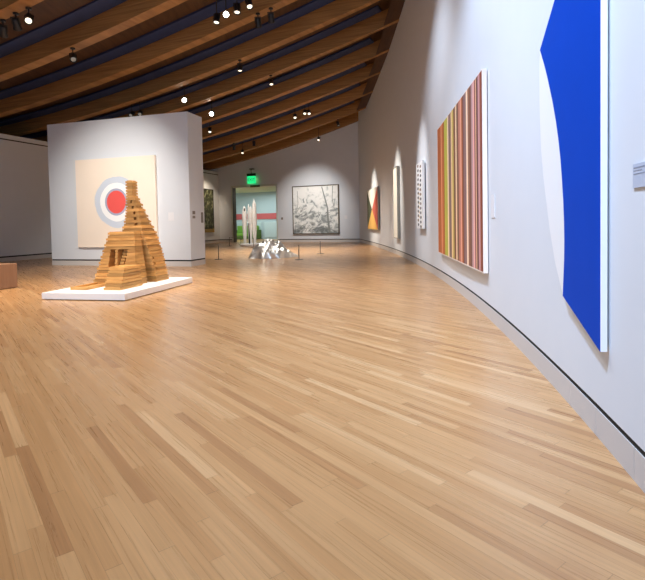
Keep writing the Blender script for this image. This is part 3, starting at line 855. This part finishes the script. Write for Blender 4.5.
SPOTS = [  # head, k, distance past the beam edge, s, aim, label, lens, size
 ((-6.29, 10.12, 5.07), 0, 8.97, (-8.5, 14, 1), 'black spotlight at the left edge below the nearest beam, leftmost of that row', 'lens_dim', 1.0),
 ((-5.93, 9.96, 5.14), 0, 8.58, (-7, 14, 1), 'black spotlight below the nearest beam, middle of the row of three', 'lens_dim', 1.0),
 ((-5.62, 9.86, 5.19), 0, 8.24, (-4.2, 6.5, 1.5), 'lit spotlight below the nearest beam, rightmost of the row of three', 'lens_on', 1.0),
 ((-5.86, 12.06, 5.17), 0, 8.71, (-4, 9, 1), 'single black spotlight under the second beam, above the target painting', 'lens_dim', 1.0),
 ((-2.34, 11.70, 5.87), 1, 4.97, (-2.5, 11.0, 3), 'black spotlight immediately left of the brightest glaring lamp', 'lens_on', 1.0),
 ((-2.11, 11.62, 5.92), 1, 4.73, (-0.2, 2.0, 1.4), 'brightest spotlight, glaring straight at the camera', 'lens_bright', 1.0),
 ((-1.83, 11.46, 5.99), 1, 4.42, (-1.7, 10.4, 2), 'black spotlight immediately right of the brightest glaring lamp', 'lens_on', 1.0),
 ((-1.55, 11.38, 6.06), 1, 4.12, (-0.6, 9.6, 2), 'black spotlight at the top edge, second right of the brightest glaring lamp', 'lens_on', 1.0),
 ((-1.48, 12.44, 6.06), 0, 4.12, (-1.4, 16, 1), 'smaller dark spotlight, left of the pair right of the glaring lamp', 'lens_dim', 1.0),
 ((-1.15, 12.34, 6.13), 0, 3.76, (-1.1, 16, 2), 'larger dark spotlight, right of the pair right of the glaring lamp', 'lens_dim', 1.0),
 ((-6.48, 17.36, 4.96), 1, 9.64, (-7, 12, 1), 'dark spotlight peeping over the partition top, left of that pair', 'lens_dim', 1.0),
 ((-6.21, 17.40, 5.00), 1, 9.36, (-5, 12, 1), 'dark spotlight peeping over the partition top, right of that pair', 'lens_dim', 1.0),
 ((-4.52, 16.86, 5.30), 1, 7.53, (-2.5, 8.0, 1.5), 'lit spotlight shining just above the right end of the partition top', 'lens_bright', 1.15),
 ((-2.36, 15.06, 5.78), 0, 5.16, (-2.3, 14.2, 1), 'lit downward spotlight alone under the fourth beam, centre of the ceiling', 'lens_on', 1.0),
 ((-1.63, 17.00, 5.88), 0, 4.42, (-1.0, 15.2, 1), 'lit spotlight alone under the fifth beam, up right of the partition', 'lens_on', 1.0),
 ((-4.06, 18.92, 5.29), 1, 7.05, (-3.4, 12, 2), 'bright lit spotlight just right of the partition top corner, upper one', 'lens_bright', 1.25),
 ((-4.62, 21.06, 5.06), 1, 7.64, (-4.3, 18.6, 1), 'lit spotlight just right of the partition edge, lower of two', 'lens_on', 1.0),
 ((-4.27, 24.74, 4.89), 0, 7.14, (-4.5, 27, 1), 'dark spotlight above the exit sign, left of three small ones', 'lens_dim', 1.0),
 ((-3.28, 24.72, 5.06), 1, 6.04, (-3.4, 26, 1), 'dark spotlight above the exit sign, right of three small ones', 'lens_dim', 1.0),
 ((-4.05, 26.00, 4.84), 1, 6.82, (-3.8, 23, 1), 'small lit spotlight above the exit sign, lowest of three small ones', 'lens_on', 1.0),
 ((-1.09, 21.78, 5.72), 1, 3.76, (-0.8, 18, 1), 'spotlight left of the dark pair in the middle of the far ceiling', 'lens_on', 1.0),
 ((-0.65, 21.56, 5.84), 1, 3.28, (-1.0, 18.6, 2), 'left spotlight of the close pair in the middle of the far ceiling', 'lens_on', 1.0),
 ((-0.48, 21.70, 5.86), 1, 3.09, (0.0, 18.6, 2), 'right spotlight of the close pair in the middle of the far ceiling', 'lens_on', 1.0),
 ((0.87, 24.84, 5.96), 0, 1.44, (2, 23, 1), 'dark spotlight under the far ceiling corner, nearest to the right wall', 'lens_dim', 1.0),
 ((-0.10, 26.40, 5.50), 1, 2.38, (-0.6, 24, 2.5), 'small lit spotlight hanging in front of the far wall above the woodland painting', 'lens_on', 1.0),
]
for head, deckmount, s, aim, label, lens, sc in SPOTS:
    # roof height above the head
    h = Vector((head[0], head[1], 0)); lo, hi = 0.0, 40.0
    for _ in range(40):
        m = (lo + hi) / 2
        if (h - Vector((g(m), m, 0))).dot(NN) > 0: lo = m
        else: hi = m
    k = (lo - YE) / SP; s = (h - Vector((g(lo), lo, 0))).dot(U)
    zb = interp_k(k) - BB * s + CC * s * s
    # under a beam or in the bay?
    under = False
    inpanel = False
    for i, kb in enumerate(BK):
        p0 = Vector((g(YE + SP * kb), YE + SP * kb, 0)); t = (h - p0).dot(NN)
        if -W_B <= t <= 0.03:
            under = True; sb = (h - p0).dot(U); zb = BZ[i] - BB * sb + CC * sb * sb
        if 1 <= i <= 8 and -W_B - .66 <= t < -W_B: inpanel = True
    mz = zb if under else zb + H_B - (0.11 if inpanel else 0.0)
    spotlight(head, mz, aim, label, lens, sc)
